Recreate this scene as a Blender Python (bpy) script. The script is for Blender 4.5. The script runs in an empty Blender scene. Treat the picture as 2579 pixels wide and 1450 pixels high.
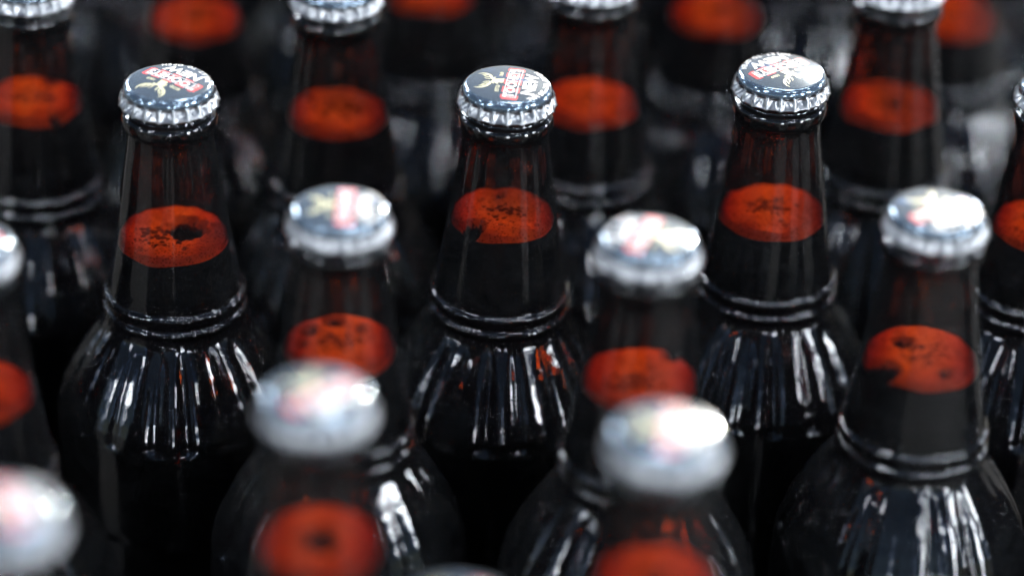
import bpy, bmesh, math, random
from mathutils import Vector, Matrix, noise
R = math.radians
S = bpy.context.scene
C = S.collection
random.seed(7)

# ------------------------------------------------------------------ camera
cd = bpy.data.cameras.new('camera')
cam = bpy.data.objects.new('camera', cd)
C.objects.link(cam)
S.camera = cam
PITCH, ROLL = R(30.8), R(1.9)
cd.sensor_width = 36.0
cd.lens = 7400 / 2579 * 36
cd.clip_start, cd.clip_end = 0.05, 500
fw = Vector((0, math.cos(PITCH), -math.sin(PITCH)))
up = Vector((0, math.sin(PITCH), math.cos(PITCH)))
rt = Vector((1, 0, 0))
r2 = rt * math.cos(ROLL) + up * math.sin(ROLL)
u2 = -rt * math.sin(ROLL) + up * math.cos(ROLL)
m = Matrix((r2, u2, -fw)).transposed().to_4x4()
m.translation = (0, -0.83, 0.709)
cam.matrix_world = m
cd.dof.use_dof = True
cd.dof.focus_distance = 0.934
cd.dof.aperture_fstop = 2.5
cd.dof.aperture_blades = 0

# ------------------------------------------------------------------ sky and sun
SUN_EL, SUN_AZ = R(28.5), R(15)         # azimuth to the right of the view direction
w = bpy.data.worlds.new('World')
S.world = w
w.use_nodes = True
nt = w.node_tree
bg = nt.nodes['Background']
sky = nt.nodes.new('ShaderNodeTexSky')
sky.sky_type = 'NISHITA'
sky.sun_disc = False
sky.sun_elevation = SUN_EL
sky.sun_rotation = SUN_AZ
sky.air_density = 1.0
sky.dust_density = 1.0
# made-up bright patches all over the sky, added for streaks in the glass
tc = nt.nodes.new('ShaderNodeTexCoord')
mpn = nt.nodes.new('ShaderNodeMapping')
mpn.inputs['Scale'].default_value = (1.5, 1.5, 0.6)
mpn.inputs['Location'].default_value = (2.2, 6.1, 12.7)
cn = nt.nodes.new('ShaderNodeTexNoise')
cn.inputs['Scale'].default_value = 3.2
cn.inputs['Detail'].default_value = 6
cn.inputs['Roughness'].default_value = 0.5
cr = nt.nodes.new('ShaderNodeMapRange')
cr.interpolation_type = 'SMOOTHSTEP'
cr.inputs['From Min'].default_value = 0.55
cr.inputs['From Max'].default_value = 0.67
cm = nt.nodes.new('ShaderNodeMix')
cm.data_type = 'RGBA'
ccol = nt.nodes.new('ShaderNodeValToRGB')          # blue edge to white core of the added patches
ccol.color_ramp.elements[0].position = 0.25
ccol.color_ramp.elements[0].color = (0.09, 0.20, 0.50, 1)
ccol.color_ramp.elements[1].position = 0.85
ccol.color_ramp.elements[1].color = (0.86, 0.93, 1, 1)
cg = nt.nodes.new('ShaderNodeVectorMath')
cg.operation = 'SCALE'
cg.inputs['Scale'].default_value = 90
nt.links.new(cr.outputs[0], ccol.inputs[0])
nt.links.new(ccol.outputs[0], cg.inputs[0])
ck = nt.nodes.new('ShaderNodeMapRange')             # brightest cores of the added patches, for hard glints
ck.interpolation_type = 'SMOOTHSTEP'
ck.inputs['From Min'].default_value = 0.63
ck.inputs['From Max'].default_value = 0.67
ck.inputs['To Min'].default_value = 95
ck.inputs['To Max'].default_value = 650
nt.links.new(cn.outputs['Fac'], ck.inputs['Value'])
nt.links.new(ck.outputs[0], cg.inputs['Scale'])
nt.links.new(cg.outputs[0], cm.inputs[7])
nt.links.new(tc.outputs['Generated'], mpn.inputs[0])
nt.links.new(mpn.outputs[0], cn.inputs['Vector'])
nt.links.new(cn.outputs['Fac'], cr.inputs['Value'])
nt.links.new(cr.outputs[0], cm.inputs[0])
nt.links.new(sky.outputs[0], cm.inputs[6])
nt.links.new(cm.outputs[2], bg.inputs[0])
bg.inputs[1].default_value = 0.05
sd = bpy.data.lights.new('sun', 'SUN')
sd.energy = 5.0
sd.angle = R(3)
sd.color = (1, 0.90, 0.76)
so = bpy.data.objects.new('sun', sd)
C.objects.link(so)
sdir = Vector((math.sin(SUN_AZ) * math.cos(SUN_EL), math.cos(SUN_AZ) * math.cos(SUN_EL), math.sin(SUN_EL)))
so.rotation_euler = sdir.to_track_quat('Z', 'Y').to_euler()
S.view_settings.view_transform = 'Standard'
S.view_settings.look = 'None'
S.view_settings.exposure = 0.45
S.view_settings.gamma = 1.0
cy = S.cycles
cy.max_bounces = 20
cy.transmission_bounces = 20
cy.glossy_bounces = 6
cy.diffuse_bounces = 3
cy.transparent_max_bounces = 64
cy.caustics_reflective = True
cy.caustics_refractive = True
cy.blur_glossy = 0.3
cy.sample_clamp_indirect = 10.0
cy.use_denoising = True


# ------------------------------------------------------------------ materials
def mat(name):
    mm = bpy.data.materials.new(name)
    mm.use_nodes = True
    n = mm.node_tree
    return mm, n, n.nodes, n.links, n.nodes['Principled BSDF']


def clear_body(name, f0, vcol, dens, wavy, graze=1.0, back=1.0, black_lift=0.0):
    """clear medium: Schlick reflection over a straight-through body that absorbs along the path"""
    mm, n, N, L, p = mat(name)
    N.remove(p)
    ge = N.new('ShaderNodeNewGeometry')
    # moulded glass is never perfectly true: faint draw lines down the neck
    tc = N.new('ShaderNodeTexCoord')
    mp = N.new('ShaderNodeMapping')
    mp.inputs['Scale'].default_value = (1, 1, 0.05)
    nz = N.new('ShaderNodeTexNoise')
    nz.inputs['Scale'].default_value = 300
    nz.inputs['Detail'].default_value = 4
    bp = N.new('ShaderNodeBump')
    bp.inputs['Strength'].default_value = wavy
    bp.inputs['Distance'].default_value = 0.0004
    L.new(tc.outputs['Object'], mp.inputs[0])
    L.new(mp.outputs[0], nz.inputs['Vector'])
    L.new(nz.outputs['Fac'], bp.inputs['Height'])
    dt = N.new('ShaderNodeVectorMath')
    dt.operation = 'DOT_PRODUCT'
    L.new(ge.outputs['Incoming'], dt.inputs[0])
    L.new(bp.outputs[0], dt.inputs[1])
    def mth(op, a, b=None):
        q = N.new('ShaderNodeMath')
        q.operation = op
        for i, v in enumerate((a, b)):
            if v is None:
                continue
            if isinstance(v, (int, float)):
                q.inputs[i].default_value = v
            else:
                L.new(v, q.inputs[i])
        return q.outputs[0]
    c1 = mth('SUBTRACT', 1.0, mth('MINIMUM', mth('ABSOLUTE', dt.outputs['Value']), 1.0))
    fr = mth('ADD', mth('MULTIPLY', mth('POWER', c1, 5.0), (1 - f0) * graze), f0)
    fr = mth('MULTIPLY', fr, mth('SUBTRACT', 1.0, mth('MULTIPLY', ge.outputs['Backfacing'], 1 - back)))  # reflection from inside the glass weakened to keep the neck dark
    wa = N.new('ShaderNodeAttribute')
    wa.attribute_name = 'refl_cut'
    fr = mth('MULTIPLY', fr, mth('SUBTRACT', 1.0, mth('MULTIPLY', wa.outputs['Fac'], 0.94)))
    tr = N.new('ShaderNodeBsdfTransparent')
    gl = N.new('ShaderNodeBsdfGlossy')
    gl.inputs['Roughness'].default_value = 0.05
    L.new(bp.outputs[0], gl.inputs['Normal'])
    mx = N.new('ShaderNodeMixShader')
    L.new(fr, mx.inputs[0])
    L.new(tr.outputs[0], mx.inputs[1])
    L.new(gl.outputs[0], mx.inputs[2])
    out = N['Material Output']
    srf = mx.outputs[0]
    if black_lift:                                     # pale haze mixed over the outside to lift the blacks
        df = N.new('ShaderNodeBsdfDiffuse')
        df.inputs['Color'].default_value = (0.62, 0.63, 0.66, 1)
        dn = N.new('ShaderNodeTexNoise')
        dn.inputs['Scale'].default_value = 90
        dn.inputs['Detail'].default_value = 9
        dn.inputs['Roughness'].default_value = 0.75
        L.new(tc.outputs['Object'], dn.inputs['Vector'])
        am = mth('MULTIPLY', mth('MAXIMUM', mth('SUBTRACT', dn.outputs['Fac'], 0.22), 0.0), black_lift * 3.4)
        fn = N.new('ShaderNodeTexNoise')             # fine grain in the haze
        fn.inputs['Scale'].default_value = 2400
        fn.inputs['Detail'].default_value = 1
        L.new(tc.outputs['Object'], fn.inputs['Vector'])
        am = mth('MULTIPLY', am, mth('MULTIPLY', mth('POWER', fn.outputs['Fac'], 3.0), 7.0))
        am = mth('MULTIPLY', am, mth('SUBTRACT', 1.0, wa.outputs['Fac']))
        am = mth('MULTIPLY', am, mth('SUBTRACT', 1.0, ge.outputs['Backfacing']))
        m2 = N.new('ShaderNodeMixShader')
        L.new(am, m2.inputs[0])
        L.new(srf, m2.inputs[1])
        L.new(df.outputs[0], m2.inputs[2])
        srf = m2.outputs[0]
    L.new(srf, out.inputs['Surface'])
    if dens:
        v = N.new('ShaderNodeVolumeAbsorption')
        v.inputs['Color'].default_value = (*vcol, 1)
        v.inputs['Density'].default_value = dens
        L.new(v.outputs[0], out.inputs['Volume'])
    return mm


def amber_glass():
    return clear_body('amber_glass', 0.065, (0.80, 0.485, 0.06), 2350, 0.22, 1.0, 0.08, black_lift=0.007)


def beer_mat():
    return clear_body('dark_beer', 0.006, (0.6, 0.4, 0.05), 1500, 0.0, 0.3, 0.3)


def foam_mat():
    mm, n, N, L, p = mat('beer_foam')
    tc = N.new('ShaderNodeTexCoord')
    oi = N.new('ShaderNodeObjectInfo')
    ad = N.new('ShaderNodeVectorMath')
    ad.operation = 'ADD'
    L.new(tc.outputs['Object'], ad.inputs[0])
    L.new(oi.outputs['Random'], ad.inputs[1])
    vo = N.new('ShaderNodeTexVoronoi')
    vo.inputs['Scale'].default_value = 900
    vo.feature = 'F1'
    L.new(ad.outputs[0], vo.inputs['Vector'])
    nz = N.new('ShaderNodeTexNoise')
    nz.inputs['Scale'].default_value = 170
    nz.inputs['Detail'].default_value = 4
    L.new(ad.outputs[0], nz.inputs['Vector'])
    rp = N.new('ShaderNodeValToRGB')
    rp.color_ramp.elements[0].position = 0.34
    rp.color_ramp.elements[0].color = (0.55, 0.38, 0.18, 1)
    rp.color_ramp.elements[1].position = 0.58
    rp.color_ramp.elements[1].color = (0.72, 0.56, 0.33, 1)
    L.new(nz.outputs['Fac'], rp.inputs[0])
    r3 = N.new('ShaderNodeValToRGB')
    r3.color_ramp.elements[0].position = 0.10
    r3.color_ramp.elements[0].color = (0.45, 0.38, 0.28, 1)
    r3.color_ramp.elements[1].position = 0.5
    r3.color_ramp.elements[1].color = (1, 1, 1, 1)
    L.new(vo.outputs['Distance'], r3.inputs[0])
    mx = N.new('ShaderNodeMix')
    mx.data_type = 'RGBA'
    mx.blend_type = 'MULTIPLY'
    mx.inputs[0].default_value = 1
    L.new(rp.outputs[0], mx.inputs[6])
    L.new(r3.outputs[0], mx.inputs[7])
    # where the raft is thin, coarse bubbles let the dark beer show
    ta = N.new('ShaderNodeAttribute')
    ta.attribute_name = 'thin'
    v2 = N.new('ShaderNodeTexVoronoi')
    v2.inputs['Scale'].default_value = 520
    L.new(ad.outputs[0], v2.inputs['Vector'])
    n3 = N.new('ShaderNodeTexNoise')
    n3.inputs['Scale'].default_value = 420
    n3.inputs['Detail'].default_value = 3
    L.new(ad.outputs[0], n3.inputs['Vector'])
    def mth(op, a, b):
        q = N.new('ShaderNodeMath')
        q.operation = op
        for i, v in enumerate((a, b)):
            if isinstance(v, (int, float)):
                q.inputs[i].default_value = v
            else:
                L.new(v, q.inputs[i])
        return q.outputs[0]
    bub = mth('ADD', mth('MULTIPLY', v2.outputs['Distance'], 1.15), mth('MULTIPLY', n3.outputs['Fac'], 0.5))
    am = mth('SUBTRACT', mth('ADD', ta.outputs['Fac'], 0.30), bub)
    mr = N.new('ShaderNodeMapRange')
    mr.interpolation_type = 'SMOOTHSTEP'
    mr.inputs['From Min'].default_value = 0.0
    mr.inputs['From Max'].default_value = 0.22
    L.new(am, mr.inputs['Value'])
    mz = N.new('ShaderNodeMix')
    mz.data_type = 'RGBA'
    mz.inputs[7].default_value = (0.07, 0.035, 0.012, 1)
    L.new(mr.outputs[0], mz.inputs[0])
    L.new(mx.outputs[2], mz.inputs[6])
    L.new(mz.outputs[2], p.inputs['Base Color'])
    bp = N.new('ShaderNodeBump')
    bp.inputs['Strength'].default_value = 0.4
    bp.inputs['Distance'].default_value = 0.0003
    L.new(vo.outputs['Distance'], bp.inputs['Height'])
    L.new(bp.outputs[0], p.inputs['Normal'])
    p.inputs['Roughness'].default_value = 0.7
    p.inputs['Specular IOR Level'].default_value = 0.2
    return mm


def cap_mat():
    """tinplate: blue-grey lacquer on the crown, bare metal on the fluted skirt"""
    mm, n, N, L, p = mat('lacquered_tinplate')
    tc = N.new('ShaderNodeTexCoord')
    sx = N.new('ShaderNodeSeparateXYZ')
    L.new(tc.outputs['Object'], sx.inputs[0])
    nz = N.new('ShaderNodeTexNoise')
    nz.inputs['Scale'].default_value = 300
    nz.inputs['Detail'].default_value = 5
    L.new(tc.outputs['Object'], nz.inputs['Vector'])
    # edge of the printing, seen as a wavy line round the skirt
    ma = N.new('ShaderNodeMath')
    ma.operation = 'MULTIPLY_ADD'
    ma.inputs[1].default_value = 0.0006
    L.new(nz.outputs['Fac'], ma.inputs[0])
    L.new(sx.outputs['Z'], ma.inputs[2])
    mr = N.new('ShaderNodeMapRange')
    mr.inputs['From Min'].default_value = -0.0034
    mr.inputs['From Max'].default_value = -0.0030
    L.new(ma.outputs[0], mr.inputs['Value'])
    mx = N.new('ShaderNodeMix')
    mx.data_type = 'RGBA'
    mx.inputs[6].default_value = (0.38, 0.38, 0.385, 1)
    mx.inputs[7].default_value = (0.14, 0.19, 0.24, 1)
    L.new(mr.outputs[0], mx.inputs[0])
    L.new(mx.outputs[2], p.inputs['Base Color'])
    mt = N.new('ShaderNodeMapRange')
    mt.inputs['To Min'].default_value = 1.0
    mt.inputs['To Max'].default_value = 0.7
    L.new(mr.outputs[0], mt.inputs['Value'])
    L.new(mt.outputs[0], p.inputs['Metallic'])
    nr = N.new('ShaderNodeTexNoise')
    nr.inputs['Scale'].default_value = 120
    nr.inputs['Detail'].default_value = 6
    L.new(tc.outputs['Object'], nr.inputs['Vector'])
    rr = N.new('ShaderNodeMapRange')
    rr.inputs['To Min'].default_value = 0.09
    rr.inputs['To Max'].default_value = 0.13
    L.new(nr.outputs['Fac'], rr.inputs['Value'])
    sr = N.new('ShaderNodeMix')                     # bare skirt is duller than the lacquer
    sr.inputs[2].default_value = 0.28
    L.new(mr.outputs[0], sr.inputs[0])
    L.new(rr.outputs[0], sr.inputs[3])
    L.new(sr.outputs[0], p.inputs['Roughness'])
    L.new(mr.outputs[0], p.inputs['Coat Weight'])
    p.inputs['Coat Weight'].default_value = 1.0
    p.inputs['Coat Roughness'].default_value = 0.04
    # tiny dents and dust
    n2 = N.new('ShaderNodeTexNoise')
    n2.inputs['Scale'].default_value = 900
    n2.inputs['Detail'].default_value = 2
    L.new(tc.outputs['Object'], n2.inputs['Vector'])
    bp = N.new('ShaderNodeBump')
    bp.inputs['Strength'].default_value = 0.12
    bp.inputs['Distance'].default_value = 0.0001
    L.new(n2.outputs['Fac'], bp.inputs['Height'])
    L.new(bp.outputs[0], p.inputs['Normal'])
    return mm


def ink(name, col):
    mm, n, N, L, p = mat(name)
    tc = N.new('ShaderNodeTexCoord')
    nz = N.new('ShaderNodeTexNoise')
    nz.inputs['Scale'].default_value = 700
    L.new(tc.outputs['Object'], nz.inputs['Vector'])
    mx = N.new('ShaderNodeMix')
    mx.data_type = 'RGBA'
    mx.inputs[6].default_value = (*[c * 0.86 for c in col], 1)
    mx.inputs[7].default_value = (*col, 1)
    L.new(nz.outputs['Fac'], mx.inputs[0])
    L.new(mx.outputs[2], p.inputs['Base Color'])
    p.inputs['Roughness'].default_value = 0.3
    p.inputs['Coat Weight'].default_value = 0.6
    p.inputs['Coat Roughness'].default_value = 0.08
    return mm


def ground_mat():
    mm, n, N, L, p = mat('dark_asphalt')
    tc = N.new('ShaderNodeTexCoord')
    nz = N.new('ShaderNodeTexNoise')
    nz.inputs['Scale'].default_value = 60
    nz.inputs['Detail'].default_value = 8
    L.new(tc.outputs['Object'], nz.inputs['Vector'])
    rp = N.new('ShaderNodeValToRGB')
    rp.color_ramp.elements[0].color = (0.025, 0.025, 0.026, 1)
    rp.color_ramp.elements[1].color = (0.07, 0.068, 0.064, 1)
    L.new(nz.outputs['Fac'], rp.inputs[0])
    L.new(rp.outputs[0], p.inputs['Base Color'])
    p.inputs['Roughness'].default_value = 0.9
    bp = N.new('ShaderNodeBump')
    bp.inputs['Strength'].default_value = 0.5
    bp.inputs['Distance'].default_value = 0.003
    L.new(nz.outputs['Fac'], bp.inputs['Height'])
    L.new(bp.outputs[0], p.inputs['Normal'])
    return mm


M_GLASS, M_BEER, M_FOAM, M_CAP = amber_glass(), beer_mat(), foam_mat(), cap_mat()
M_STIP = clear_body('clear_glass_stipple', 0.06, (1, 1, 1), 0, 0.0)
M_WHITE = ink('white_ink', (0.85, 0.85, 0.84))
M_RED = ink('red_ink', (0.75, 0.035, 0.045))
M_GOLD = ink('gold_ink', (0.66, 0.63, 0.40))


# ------------------------------------------------------------------ helpers
def link(name, me, parent=None, mats=()):
    o = bpy.data.objects.new(name, me)
    C.objects.link(o)
    if parent is not None:
        o.parent = parent
    for mm in mats:
        if mm.name not in [x.name for x in me.materials if x]:
            me.materials.append(mm)
    return o


def smooth(me):
    me.polygons.foreach_set('use_smooth', [True] * len(me.polygons))
    me.update()


def interp(tab, z):
    """smooth (Catmull-Rom) radius for a depth below the cap top, mm"""
    n = len(tab)
    if z <= tab[0][0]:
        return tab[0][1]
    if z >= tab[-1][0]:
        return tab[-1][1]
    for i in range(n - 1):
        if tab[i][0] <= z <= tab[i + 1][0]:
            break
    x0, y0 = tab[i]
    x1, y1 = tab[i + 1]
    hgt = x1 - x0
    def slope(j):
        if j <= 0 or j >= n - 1:
            return 0.0
        a = (tab[j][1] - tab[j - 1][1]) / (tab[j][0] - tab[j - 1][0])
        b = (tab[j + 1][1] - tab[j][1]) / (tab[j + 1][0] - tab[j][0])
        return 0.0 if a * b <= 0 else 2 * a * b / (a + b)
    t = (z - x0) / hgt
    m0, m1 = slope(i) * hgt, slope(i + 1) * hgt
    return ((2 * t ** 3 - 3 * t * t + 1) * y0 + (t ** 3 - 2 * t * t + t) * m0
            + (-2 * t ** 3 + 3 * t * t) * y1 + (t ** 3 - t * t) * m1)


H_B = 290.0                    # bottle height to the cap top, mm
RIBS = 18
# outer profile, (depth below cap top, radius) in mm
OUT = [(1.0, 12.6), (7.0, 12.9), (9.6, 12.9), (10.4, 13.1), (10.55, 13.8), (10.9, 14.4), (11.6, 14.95), (12.8, 15.2), (14.2, 15.2),
       (15.4, 14.8), (16.3, 13.9), (18.5, 13.8), (30, 15.2), (46, 17.4), (60, 19.4), (68, 20.8), (74.4, 21.8),
       (74.5, 22.3), (74.8, 22.8), (75.6, 23.2), (76.8, 22.9), (78.0, 22.3), (79.6, 22.1), (79.7, 22.6), (80.0, 23.1), (80.9, 23.5), (82.0, 23.2), (83.2, 22.6),
       (85.0, 22.9), (88.5, 25.0), (94, 28.9), (101, 33.0), (108, 36.5), (114, 38.8), (122, 40.0), (140, 40.4),
       (150, 40.4), (152, 39.6), (262, 39.6), (264, 40.4), (282, 40.4), (287, 39.0), (289.4, 36.0)]
WALL = 1.35
INN = [(d, r - WALL if d > 18 else 10.2) for d, r in OUT if d <= 282 and not (70 < d < 84)]


def rib_amp(d):
    """depth of the shoulder flutes, mm: rounded ends below the ring and at the body"""
    if d < 85.5 or d > 117:
        return 0.0
    t = (d - 85.5) / 31.5
    up_ = min(1.0, t / .22)
    dn = min(1.0, max(0.0, (1 - t) / .07))
    return 2.1 * math.sin(up_ * math.pi / 2) * dn * (0.55 + 0.6 * t)


def rib_r(ro, a, th, d, ra, ph):
    th = th + 0.035 * math.sin(5 * th + ph[3]) + 0.02 * math.sin(8 * th + ph[0])
    s = abs(math.sin(th * RIBS / 2))
    j = th * RIBS / (2 * math.pi) + .5
    r = ro - a * (1 - s ** 0.6) * ra[int(math.floor(j)) % RIBS]
    return r + 0.07 * math.sin(31 * th + ph[1]) + .06 * math.sin(d * 1.1 + 2 * th + ph[2])


def stipple_mesh(ra, ph, th0):
    """rows and loops of tiny raised glass dots moulded into the shoulder"""
    pts = []
    def line(a0, d0, a1, d1, n):
        for i in range(n):
            t = i / (n - 1)
            pts.append((a0 + (a1 - a0) * t, d0 + (d1 - d0) * t))
    def loop(a, d, wa, wd, n, part=1.0):
        for i in range(n):
            q = 2 * math.pi * part * i / n
            pts.append((a + wa * math.cos(q), d + wd * math.sin(q)))
    loop(0, 94, 5.0, 3.0, 15)
    loop(13, 97, 4.5, 3.4, 14, 0.75)
    line(24, 92, 24, 101, 9)
    line(27, 92, 27, 101, 9)
    loop(-16, 93, 4.5, 3, 14, 0.8)
    line(-27, 91, -24, 99, 8)
    line(42, 90, 42, 112, 20)
    line(43.8, 90, 43.8, 112, 20)
    V, F = [], []
    for da, d in pts:
        th = (R(th0 + da)) % (2 * math.pi)
        r = rib_r(interp(OUT, d), rib_amp(d), th, d, ra, ph)
        dr = (interp(OUT, d + 1) - interp(OUT, d - 1)) / 2
        nrm = Vector((math.cos(th), math.sin(th), dr)).normalized()
        p = Vector((r * math.cos(th), r * math.sin(th), H_B - d))
        t1 = Vector((-math.sin(th), math.cos(th), 0))
        t2 = nrm.cross(t1)
        b = len(V)
        V.append(tuple((p + nrm * .42) / 1000))
        for rad, hh in ((.30, .28), (.42, -.15)):
            for k in range(6):
                a = k * math.pi / 3
                V.append(tuple((p + nrm * hh + (t1 * math.cos(a) + t2 * math.sin(a)) * rad) / 1000))
        for k in range(6):
            k2 = (k + 1) % 6
            F.append((b, b + 1 + k, b + 1 + k2))
            F.append((b + 1 + k, b + 7 + k, b + 7 + k2, b + 1 + k2))
    me = bpy.data.meshes.new('stippled_embossing')
    me.from_pydata(V, [], F)
    smooth(me)
    return me


def glass_mesh(name, level, seed):
    rnd = random.Random(seed)
    ph = [rnd.uniform(0, 6.28) for _ in range(8)]
    ra = [rnd.uniform(0.45, 1.25) for _ in range(RIBS + 1)]
    NS = RIBS * 12
    ds = []
    d = 1.0
    while d < 86:
        ds.append(d)
        d += 0.3 if (9.8 < d < 12.5 or 72 < d < 84) else 0.6 if (8 < d < 18 or 69 < d) else 2.0
    while d < 122:
        ds.append(d)
        d += 0.55 if 113.5 < d < 118 else 1.4
    ds += [126, 133, 141, 149, 150.5, 152, 154, 200, 260, 262, 263.5, 265, 275, 282, 285, 287.5, 289.4]
    V, F = [], []
    V.append((0, 0, (H_B - 0.8) / 1000))
    for d in ds:
        ro = interp(OUT, d)
        a = rib_amp(d)
        for k in range(NS):
            th = 2 * math.pi * k / NS
            r = ro
            if a:
                r = rib_r(ro, a, th, d, ra, ph)
            elif 72 < d < 85:
                r += (0.22 * math.sin(54 * th + d * .6) + 0.16 * math.sin(83 * th + ph[5])) * (1 if ro > 22.4 else .3) * (0.6 + 0.4 * math.sin(4 * th + ph[2])) + 0.05 * math.sin(19 * th + ph[0])
            elif d > 17:
                r += 0.035 * math.sin(9 * th + ph[0] + d * .02) + 0.025 * math.sin(23 * th + ph[1]) \
                    + 0.018 * math.sin(41 * th + ph[2] + d * .05) + 0.03 * math.sin(3 * th + ph[3] + d * 0.11)
            V.append((r * math.cos(th) / 1000, r * math.sin(th) / 1000, (H_B - d) / 1000))
    n = len(ds)
    for k in range(NS):
        F.append((0, 1 + k, 1 + (k + 1) % NS))
    for i in range(n - 1):
        for k in range(NS):
            a, b = 1 + i * NS + k, 1 + i * NS + (k + 1) % NS
            F.append((a, a + NS, b + NS, b))
    V.append((0, 0, (H_B - 286) / 1000))
    c = len(V) - 1
    for k in range(NS):
        F.append((c, 1 + (n - 1) * NS + (k + 1) % NS, 1 + (n - 1) * NS + k))
    # head space: closed air bubble, faces turned inward
    ns = 96
    cs = [3.0] + [3.2 + (level - 3.2) * i / 34 for i in range(35)]
    base = len(V)
    V.append((0, 0, (H_B - 2.8) / 1000))
    for d in cs:
        ri = interp(INN, d)
        for k in range(ns):
            th = 2 * math.pi * k / ns
            r = ri + 0.09 * math.sin(2 * th + ph[4] + d * .05) + 0.05 * math.sin(7 * th + ph[5] + d * .03) + 0.03 * math.sin(16 * th + ph[6])
            V.append((r * math.cos(th) / 1000, r * math.sin(th) / 1000, (H_B - d) / 1000))
    V.append((0, 0, (H_B - level) / 1000))
    e = len(V) - 1
    for k in range(ns):
        F.append((base, base + 1 + (k + 1) % ns, base + 1 + k))
        last = base + 1 + (len(cs) - 1) * ns
        F.append((e, last + k, last + (k + 1) % ns))
    for i in range(len(cs) - 1):
        for k in range(ns):
            a, b = base + 1 + i * ns + k, base + 1 + i * ns + (k + 1) % ns
            F.append((a, b, b + ns, a + ns))
    me = bpy.data.meshes.new(name)
    me.from_pydata(V, [], F)
    smooth(me)
    # reflection cut on the inner wall, so the empty neck looks dark
    at = me.attributes.new('refl_cut', 'FLOAT', 'POINT')
    at.data.foreach_set('value', [1.0 if i >= base else 0.0 for i in range(len(V))])
    # keep the flat bottom of the head space crisp
    for pl in me.polygons:
        if e in pl.vertices:
            pl.use_smooth = False
    return me, ra, ph


def beer_mesh(name, level):
    ns = 72
    ds = [level + 0.06] + [level + 0.4 + i * 3.0 for i in range(200) if level + 0.4 + i * 3.0 < 282] + [282]
    V, F = [(0, 0, (H_B - level - 0.06) / 1000)], []
    for i, d in enumerate(ds):
        r = interp(INN, d) - (0.35 if d > 84 else 0.1) - (1.6 if 86 < d < 118 else 0)
        for k in range(ns):
            th = 2 * math.pi * k / ns
            V.append((r * math.cos(th) / 1000, r * math.sin(th) / 1000, (H_B - d) / 1000))
    for k in range(ns):
        F.append((0, 1 + k, 1 + (k + 1) % ns))
    for i in range(len(ds) - 1):
        for k in range(ns):
            a, b = 1 + i * ns + k, 1 + i * ns + (k + 1) % ns
            F.append((a, a + ns, b + ns, b))
    V.append((0, 0, (H_B - 283) / 1000))
    c = len(V) - 1
    for k in range(ns):
        F.append((c, 1 + (len(ds) - 1) * ns + (k + 1) % ns, 1 + (len(ds) - 1) * ns + k))
    me = bpy.data.meshes.new(name)
    me.from_pydata(V, [], F)
    smooth(me)
    return me


FOAM_T = 3.2


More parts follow.
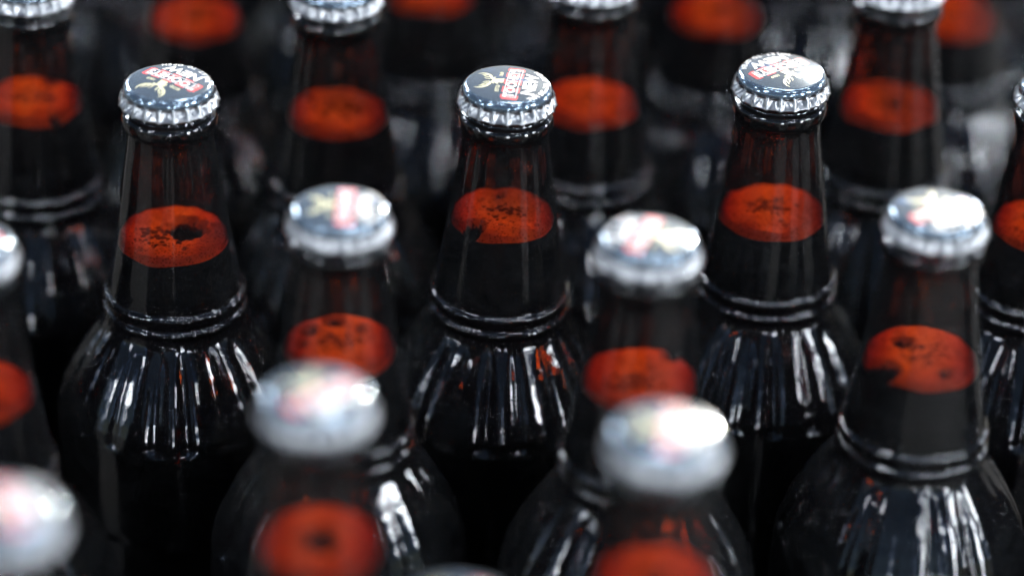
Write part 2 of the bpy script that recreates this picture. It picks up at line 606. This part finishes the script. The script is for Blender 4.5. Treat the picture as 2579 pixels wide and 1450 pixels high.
def foam_mesh(name, top, holes, seed, thin=0.0):
    """raft of foam floating in the neck; holes = (x, y, radius) in mm show bare beer"""
    rnd = random.Random(seed)
    ox, oy = rnd.uniform(0, 50), rnd.uniform(0, 50)
    small = [(rnd.uniform(-13, 13), rnd.uniform(-13, 13), rnd.uniform(.35, .95)) for _ in range(16)]
    ns, nr = 120, 34
    cx0, cy0, cr0 = rnd.uniform(-3, 3), rnd.uniform(-5, 1), rnd.uniform(5.5, 8)
    depth = rnd.choice((0.72, 0.6, 0.5, 0.66))
    thin = []
    V, F, ok, hs = [], [], [], [FOAM_T]
    def height(x, y, rr, R0):
        h = FOAM_T + 0.6 * (noise.noise(Vector((x * .14 + ox, y * .14 + oy, 0)))) + 0.12 * noise.noise(Vector((x * .6 + ox, y * .6 + oy, 3)))
        h -= 1.5 * max(0, (rr / R0 - 0.62) / 0.38) ** 2 * (0.8 + 0.6 * noise.noise(Vector((x * .2 + oy, y * .2 + ox, 5))))      # rounds off towards the wall
        for hx, hy, hr in holes:
            d = math.hypot(x - hx, y - hy) / hr
            d += 0.35 * noise.noise(Vector((x * .35 + oy, y * .35 + ox, 7)))
            if d < 1.35:
                h -= (FOAM_T + 2.5) * (1 - max(0, d - .8) / .55 if d > .8 else 1)
        for hx, hy, hr in small:
            d = math.hypot(x - hx, y - hy) / hr
            if d < 1:
                h -= 2.6 * (1 - d * d)
        return h
    R0 = interp(INN, top + FOAM_T) - 0.12
    V.append((0, 0, (H_B - top - FOAM_T + height(0, 0, 0, R0)) / 1000))
    ok.append(True)
    for i in range(1, nr + 1):
        for k in range(ns):
            th = 2 * math.pi * k / ns
            rr = R0 * i / nr
            x, y = rr * math.cos(th), rr * math.sin(th)
            h = height(x, y, rr, R0)
            zz = top + FOAM_T - h
            rmax = interp(INN, zz) - 0.2
            if rr > rmax:
                x, y = x * rmax / rr, y * rmax / rr
            V.append((x / 1000, y / 1000, (H_B - zz) / 1000))
            ok.append(h > 0.15)
            hs.append(h)
    for k in range(ns):
        if ok[0]:
            F.append((0, 1 + k, 1 + (k + 1) % ns))
    for i in range(nr - 1):
        for k in range(ns):
            a, b = 1 + i * ns + k, 1 + i * ns + (k + 1) % ns
            q = (a, a + ns, b + ns, b)
            if sum(ok[j] for j in q) >= 2:
                F.append(q)
    # side that lies against the glass, its lower edge ragged
    base = len(V)
    o0 = 1 + (nr - 1) * ns
    for k in range(ns):
        x, y, z = V[o0 + k]
        th = 2 * math.pi * k / ns
        dd = top + FOAM_T + 0.5 + 1.2 * noise.noise(Vector((math.cos(th) * 1.6 + ox, math.sin(th) * 1.6 + oy, 9)))
        rb = interp(INN, dd) + 0.03
        V.append((rb * math.cos(th) / 1000, rb * math.sin(th) / 1000, (H_B - dd) / 1000))
    for k in range(ns):
        a, b = o0 + k, o0 + (k + 1) % ns
        if ok[a] or ok[b]:
            F.append((a, base + k, base + (k + 1) % ns, b))
    for i, (x, y, z) in enumerate(V):
        x, y = x * 1000, y * 1000
        hh = hs[i] if i < len(hs) else FOAM_T
        d = math.hypot((x - cx0) / 1.35, y - cy0) / cr0 + 0.45 * noise.noise(Vector((x * .3 + oy, y * .3 + ox, 11)))
        e = 0.42 * max(0.0, noise.noise(Vector((x * .22 + oy, y * .22 + ox, 15))))
        thin.append(depth * max(0.0, min(1.0, (1.15 - d) / .5)) + e + (max(0.0, min(1.0, (1.5 - hh) / 1.0)) if math.hypot(x, y) < R0 * .9 else 0.0))
    me = bpy.data.meshes.new(name)
    me.from_pydata(V, [], F)
    smooth(me)
    at = me.attributes.new('thin', 'FLOAT', 'POINT')
    at.data.foreach_set('value', thin)
    return me


# ------------------------------------------------------------------ crown cap, z = 0 at the crown's centre
def dome(r):
    """height of the crown surface in mm at radius r"""
    return -0.0055 * r * r


def cap_mesh():
    NF = 21
    NS = NF * 12
    prof = []
    for i in range(12):
        r = 12.2 * (i + 1) / 12
        prof.append((r, dome(r)))
    z0 = dome(12.2)
    for i in range(1, 9):                          # rolled shoulder
        a = math.pi / 2 * i / 8
        prof.append((12.2 + 2.3 * math.sin(a) , z0 - 2.3 * (1 - math.cos(a))))
    for i in range(1, 15):                         # fluted skirt
        t = i / 14
        prof.append((14.5 + 0.9 * t ** 1.6, z0 - 2.3 - 4.0 * t))
    V, F = [(0, 0, 0)], []
    nsk = len(prof)
    for i, (r, z) in enumerate(prof):
        t = max(0.0, (i - 18) / (nsk - 19))
        for k in range(NS):
            th = 2 * math.pi * k / NS
            u = ((th * NF / (2 * math.pi)) + .5) % 1.0 - .5       # -0.5..0.5 over one flute
            ridge = math.exp(-(u / (0.15 + .06 * math.sin(math.pi * t))) ** 2)
            pocket = math.cos(2 * math.pi * u)
            amp = min(1, max(0, t - .08) * 2.4)
            rr = r + amp * (1.2 * ridge - 0.40) + 0.85 * max(0, t - .6) / .4 * (1 - ridge)
            rr -= 0.75 * math.exp(-((t - .40) / .2) ** 2) * (1 - ridge) * (1 if t > 0 else 0)
            zz = z - (0.35 * (ridge) * t ** 3)
            V.append((rr * math.cos(th) / 1000, rr * math.sin(th) / 1000, zz / 1000))
    for k in range(NS):
        F.append((0, 1 + k, 1 + (k + 1) % NS))
    for i in range(nsk - 1):
        for k in range(NS):
            a, b = 1 + i * NS + k, 1 + i * NS + (k + 1) % NS
            F.append((a, a + NS, b + NS, b))
    # turned-in lower edge, so the tinplate has a thickness
    o0 = 1 + (nsk - 1) * NS
    base = len(V)
    for k in range(NS):
        x, y, z = V[o0 + k]
        l = math.hypot(x, y)
        s = (l - 0.0005) / l
        V.append((x * s, y * s, z - 0.00005))
    base2 = len(V)
    for k in range(NS):
        th = 2 * math.pi * k / NS
        V.append((0.0131 * math.cos(th), 0.0131 * math.sin(th), (z0 - 3.4) / 1000))
    for k in range(NS):
        k2 = (k + 1) % NS
        F.append((o0 + k, base + k, base + k2, o0 + k2))
        F.append((base + k, base2 + k, base2 + k2, base + k2))
    me = bpy.data.meshes.new('crown_cap')
    me.from_pydata(V, [], F)
    smooth(me)
    return me


def drape(me, lift):
    """lay a flat print (mm) on the domed crown, lift in mm"""
    for v in me.vertices:
        r = math.hypot(v.co.x, v.co.y)
        v.co = Vector((v.co.x / 1000, v.co.y / 1000, (dome(r) + lift + v.co.z) / 1000))
    me.update()


def text_bm(bm, body, size, cx, cy, sx=1.0, bold=0.0, rot=0.0, shear=0.0, spacing=1.0):
    cu = bpy.data.curves.new('t', 'FONT')
    cu.body = body
    cu.size = size
    cu.align_x = 'CENTER'
    cu.align_y = 'CENTER'
    cu.offset = bold
    cu.shear = shear
    cu.space_character = spacing
    cu.resolution_u = 3
    o = bpy.data.objects.new('t', cu)
    C.objects.link(o)
    dg = bpy.context.evaluated_depsgraph_get()
    me = bpy.data.meshes.new_from_object(o.evaluated_get(dg))
    tb = bmesh.new()
    tb.from_mesh(me)
    bmesh.ops.transform(tb, matrix=Matrix.Translation((cx, cy, 0)) @ Matrix.Rotation(rot, 4, 'Z') @ Matrix.Diagonal((sx, 1, 1, 1)), verts=tb.verts)
    t2 = bpy.data.meshes.new('t2')
    tb.to_mesh(t2)
    tb.free()
    bm.from_mesh(t2)
    bpy.data.objects.remove(o)
    bpy.data.meshes.remove(me)
    bpy.data.meshes.remove(t2)


def bm_mesh(name, bm, lift):
    bmesh.ops.triangulate(bm, faces=bm.faces[:])
    for _ in range(1):
        long = [e for e in bm.edges if e.calc_length() > 3.0]
        if long:
            bmesh.ops.subdivide_edges(bm, edges=long, cuts=3)
            bmesh.ops.triangulate(bm, faces=bm.faces[:])
    for f in bm.faces:
        if f.normal.z < 0:
            f.normal_flip()
    me = bpy.data.meshes.new(name)
    bm.to_mesh(me)
    bm.free()
    drape(me, lift)
    return me


def quad(bm, x0, y0, x1, y1):
    bm.faces.new([bm.verts.new((x, y, 0)) for x, y in ((x0, y0), (x1, y0), (x1, y1), (x0, y1))])


def poly(bm, pts):
    bm.faces.new([bm.verts.new((x, y, 0)) for x, y in pts])


def horn(bm, pts, w0, w1, tip=0.05):
    """tapered curved stroke through pts: w0 wide at the root, thickest w1 in the middle"""
    n = len(pts)
    L, Rr = [], []
    for i, (x, y) in enumerate(pts):
        a = pts[max(0, i - 1)]
        b = pts[min(n - 1, i + 1)]
        dx, dy = b[0] - a[0], b[1] - a[1]
        l = math.hypot(dx, dy)
        t = i / (n - 1)
        wd = (w0 * (1 - t) + w1 * math.sin(math.pi * t) + tip * t) / 2
        L.append((x - dy / l * wd, y + dx / l * wd))
        Rr.append((x + dy / l * wd, y - dx / l * wd))
    vs = [bm.verts.new((x, y, 0)) for x, y in L]
    ws = [bm.verts.new((x, y, 0)) for x, y in Rr]
    for i in range(n - 1):
        bm.faces.new((vs[i], ws[i], ws[i + 1], vs[i + 1]))


def print_meshes():
    # red plaque with notched corners
    cx, cy, hw, hh, nn = 0.0, -1.7, 10.7, 2.75, 0.7
    bm = bmesh.new()
    outer = [(-hw + nn, -hh), (hw - nn, -hh), (hw - nn, -hh + .45), (hw, -hh + .45), (hw, 0), (hw, hh - .45), (hw - nn, hh - .45), (hw - nn, hh),
             (-hw + nn, hh), (-hw + nn, hh - .45), (-hw, hh - .45), (-hw, 0), (-hw, -hh + .45), (-hw + nn, -hh + .45)]
    poly(bm, [(cx + x, cy + y) for x, y in outer])
    plaque = bm_mesh('brand_plaque', bm, 0.03)
    # white lettering and the fine white line inside the plaque
    bm = bmesh.new()
    a, b, t = hw - 1.15, hh - .62, .22
    for q in ((-a, -b, a, -b + t), (-a, b - t, a, b), (-a, -b + t, -a + t, b - t), (a - t, -b + t, a, b - t)):
        quad(bm, cx + q[0], cy + q[1], cx + q[2], cy + q[3])
    text_bm(bm, 'TOOHEYS', 4.15, cx, cy, sx=1.0, bold=0.13, spacing=1.03)
    text_bm(bm, 'NEW', 5.6, 0, -7.35, sx=1.05, bold=0.22, spacing=1.02)
    s = 'TWIST TO OPEN'
    a0, a1 = R(222), R(318)
    for i, ch in enumerate(s):
        if ch == ' ':
            continue
        an = a0 + (a1 - a0) * i / (len(s) - 1)
        text_bm(bm, ch, 2.3, 12.35 * math.cos(an), 12.35 * math.sin(an), bold=0.05, rot=an + math.pi / 2)
    letters = bm_mesh('lettering', bm, 0.06)
    # gold stag and the two little words
    bm = bmesh.new()
    text_bm(bm, 'ESTD', 1.7, -4.9, 2.6, bold=0.04)
    text_bm(bm, '1869', 1.7, 4.9, 2.6, bold=0.04)
    poly(bm, [(-0.9, 1.3), (1.9, 1.3), (1.5, 2.4), (1.35, 3.6), (1.1, 4.6), (0.2, 5.0), (-0.4, 4.4), (-1.0, 3.0), (-1.3, 2.0)])   # neck and head
    poly(bm, [(-1.9, 2.7), (-0.8, 3.2), (-0.4, 4.4), (-1.2, 4.2), (-2.1, 3.3)])                                                     # muzzle
    for sg in (-1, 1):
        k = 0.25
        P = lambda pts: [(k + sg * x, y) for x, y in pts]
        horn(bm, P([(.3, 4.6), (1.3, 5.3), (2.6, 5.6), (3.8, 6.3), (4.7, 7.5), (5.0, 8.8), (4.6, 10.2)]), .5, .7)
        horn(bm, P([(1.2, 5.2), (1.0, 6.0), (1.1, 7.0), (1.7, 7.9)]), .3, .35)
        horn(bm, P([(2.3, 5.5), (2.2, 6.5), (2.6, 7.5), (3.3, 8.2)]), .3, .35)
        horn(bm, P([(3.8, 6.2), (3.5, 7.2), (3.7, 8.3), (4.0, 9.0)]), .25, .3)
        horn(bm, P([(.9, 4.7), (1.7, 4.6), (2.4, 4.2)]), .5, .4)              # ear
    stag = bm_mesh('stag_emblem', bm, 0.05)
    return plaque, letters, stag


CAPM = cap_mesh()
CAPM.materials.append(M_CAP)
PLQ, LET, STG = print_meshes()
PLQ.materials.append(M_RED)
LET.materials.append(M_WHITE)
STG.materials.append(M_GOLD)


def make_bottle(x, y, level, read, label, holes, seed, turn=None):
    """read = plan angle (degrees) along which the printed words run"""
    t = bpy.data.objects.new('beer_bottle', None)
    t.empty_display_size = 0.02
    C.objects.link(t)
    lr = random.Random(seed + 1)
    lean = (lr.uniform(-.7, .7), lr.uniform(-.7, .7))
    t.location = (x - math.sin(R(lean[1])) * .29, y + math.sin(R(lean[0])) * .29, 0.0)
    t.rotation_euler = (R(lean[0]), R(lean[1]), 0)
    t['label'] = label
    t['category'] = 'bottle'
    t['group'] = 'capped brown beer bottles crowded together'
    gme, ra, ph = glass_mesh('glass', level + FOAM_T, seed)
    g = link('glass', gme, t, [M_GLASS])
    g.rotation_euler.z = turn if turn is not None else random.Random(seed).uniform(0, 6.28)
    st = link('stippled_embossing', stipple_mesh(ra, ph, -130 - math.degrees(g.rotation_euler.z) + random.Random(seed).uniform(-15, 15)), t, [M_STIP])
    st.rotation_euler.z = g.rotation_euler.z
    link('beer', beer_mesh('beer', level + FOAM_T), t, [M_BEER])
    fo = link('foam', foam_mesh('foam', level, holes, seed), t, [M_FOAM])
    c = link('crown_cap', CAPM, t)
    c.location.z = H_B / 1000
    c.rotation_euler.z = R(read)
    for me in (PLQ, LET, STG):
        link(me.name, me, c)
    return t


# ------------------------------------------------------------------ ground
bm = bmesh.new()
bmesh.ops.create_circle(bm, cap_ends=True, radius=60, segments=64)
gm = bpy.data.meshes.new('ground')
bm.to_mesh(gm)
bm.free()
g = link('ground', gm, None, [ground_mat()])
g['kind'] = 'structure'

# ------------------------------------------------------------------ the bottles
# x, y of the base (m), foam surface below the cap top (mm), reading direction, label, bare patches in the foam
BOTTLES = [
    (-0.1098, -0.0068, 54.0, 145, 'sharp brown bottle at left, cap letters upside down, foam ring with one dark hole', [(3.6, 1.2, 5.6)]),
    (-0.0035, -0.0002, 46.2, 83, 'sharp brown bottle in the centre, cap words running away from the viewer, stag pointing left', [(-1.0, 9.5, 1.7), (-9, -11.0, 3.0)]),
    (0.0842, 0.0152, 50.4, 214.5, 'sharp brown bottle right of centre, white glare on its cap, unbroken speckled foam disc', []),
    (-0.0509, -0.0829, 46.3, 91, 'slightly blurred bottle between the two sharp left bottles, foam mottled with dark holes', [(-3, 11, 3.2), (-10, 5, 2.4), (-11, -3, 1.8), (6, 6, 1.6)]),
    (0.0392, -0.0939, 47.5, 251, 'slightly blurred bottle right of centre, white lettering on the left side of its cap', [(9, 11, 2.4), (3, 3, 1.0)]),
    (0.1246, -0.0722, 50.4, 35, 'blurred bottle at far right with strong white glare over most of its cap', [(-5, 6, 2.8), (-12, -9, 4.2), (6, -11, 2.0)]),
    (-0.0503, -0.1827, 47.7, 43, 'strongly blurred bottle in the left foreground, pink and white bar slanting over its cap', [(0.5, -1.0, 4.2)]),
    (0.0410, -0.1942, 48.7, 83, 'strongly blurred bottle in the right foreground, pink bar running front to back on its cap', []),
    (-0.1235, -0.2390, 49.0, 110, 'very blurred grey cap of the bottle cut off at the bottom left corner', []),
    (-0.0107, -0.2760, 48.0, 60, 'blurred bottle of which only the top edge of the cap shows at the bottom edge', []),
    (-0.1563, -0.1097, 49.5, 20, 'blurred bottle cut by the left edge, halfway up, with orange foam below', [(-4, 2, 3)]),
    (0.1747, 0.0131, 50.7, 300, 'bottle cut by the right edge, its foam mottled and only a sliver of cap showing', [(3, 4, 1.6), (-6, 2, 1.4)]),
    (-0.1659, 0.0658, 44.6, 160, 'bottle cut by the top left corner, bright orange foam notched at the back', [(4.0, 12.0, 3.0), (9, -12, 1.8)]),
    (-0.0623, 0.0699, 47.7, 30, 'bottle behind the left pair, cap cut by the top edge, wide orange foam ring', [(-10.5, 7.5, 1.8)]),
    (0.0246, 0.0880, 50.3, 200, 'bottle behind the central one, its dull red foam partly hidden by the central cap', []),
    (0.1299, 0.0924, 48.7, 100, 'bottle behind the glaring cap at right, foam scalloped at the back with a dark centre', [(1.0, -1.5, 3.0), (-6, 10, 1.4), (-2, 11, 1.3), (6, 9, 1.6)]),
    (-0.1185, 0.1370, 46.5, 70, 'out of focus bottle at upper left, orange foam disc at the top edge', []),
    (-0.0335, 0.1620, 44.0, 10, 'out of focus bottle at top centre, just the lower rim of its foam in view', [(0, 2, 4)]),
    (0.0720, 0.1600, 48.0, 250, 'out of focus bottle at upper right of centre, orange foam disc with a darker middle', [(2, 1, 2.4)]),
    (0.1615, 0.1720, 52.0, 130, 'out of focus bottle at top right, red foam seen past a nearer neck', []),
    (-0.1950, 0.1600, 46.0, 15, 'out of focus bottle at the top left corner, only its dark shoulder visible', []),
    (-0.1600, 0.2300, 47.0, 75, 'dark blurred shoulder far back, leftmost of the back row under the top edge', []),
    (-0.0750, 0.2420, 46.0, 190, 'dark blurred shoulder far back, second from left in the back row', []),
    (0.0200, 0.2400, 48.0, 280, 'dark blurred shoulder far back, behind the central bottle', []),
    (0.1120, 0.2420, 45.0, 20, 'dark blurred shoulder far back, behind the right hand pair', []),
    (0.2050, 0.2500, 47.0, 320, 'pale blurred shoulder far back at the top right corner', []),
    (-0.1250, 0.3250, 46.0, 40, 'dim blurred bottle behind the back row at the top edge, towards the left', []),
    (-0.0290, 0.3250, 48.0, 140, 'dim blurred bottle behind the back row at the top edge, left of centre', []),
    (0.0680, 0.3250, 45.0, 240, 'dim blurred bottle behind the back row at the top edge, right of centre', []),
    (0.1650, 0.3300, 47.0, 300, 'dim blurred bottle behind the back row at the top edge, towards the right', []),
    (-0.0780, 0.4080, 47.0, 300, 'dim bottle body in the farthest row, left of the picture centre', []),
    (0.0200, 0.4080, 47.0, 300, 'dim bottle body in the farthest row, near the picture centre', []),
    (0.1170, 0.4100, 47.0, 300, 'dim bottle body in the farthest row, right of the picture centre', []),
    (-0.1760, 0.4100, 47.0, 300, 'dim bottle body in the farthest row, near the left corner', []),
    (0.2150, 0.4150, 47.0, 300, 'dim bottle body in the farthest row, near the right corner', []),
    (0.2250, 0.0850, 47.0, 320, 'blurred shoulder with bright streaks at the right edge, below the top corner', []),
    (0.2150, -0.0750, 48.0, 45, 'dark bottle body cut by the right edge at bottom right', []),
    (-0.1980, -0.0200, 47.0, 45, 'dark bottle body cut by the left edge beside the sharp left bottle', []),
]
for i, (x, y, lv, rd, lab, hl) in enumerate(BOTTLES):
    make_bottle(x, y, lv, rd, lab, hl, 11 + i * 7)
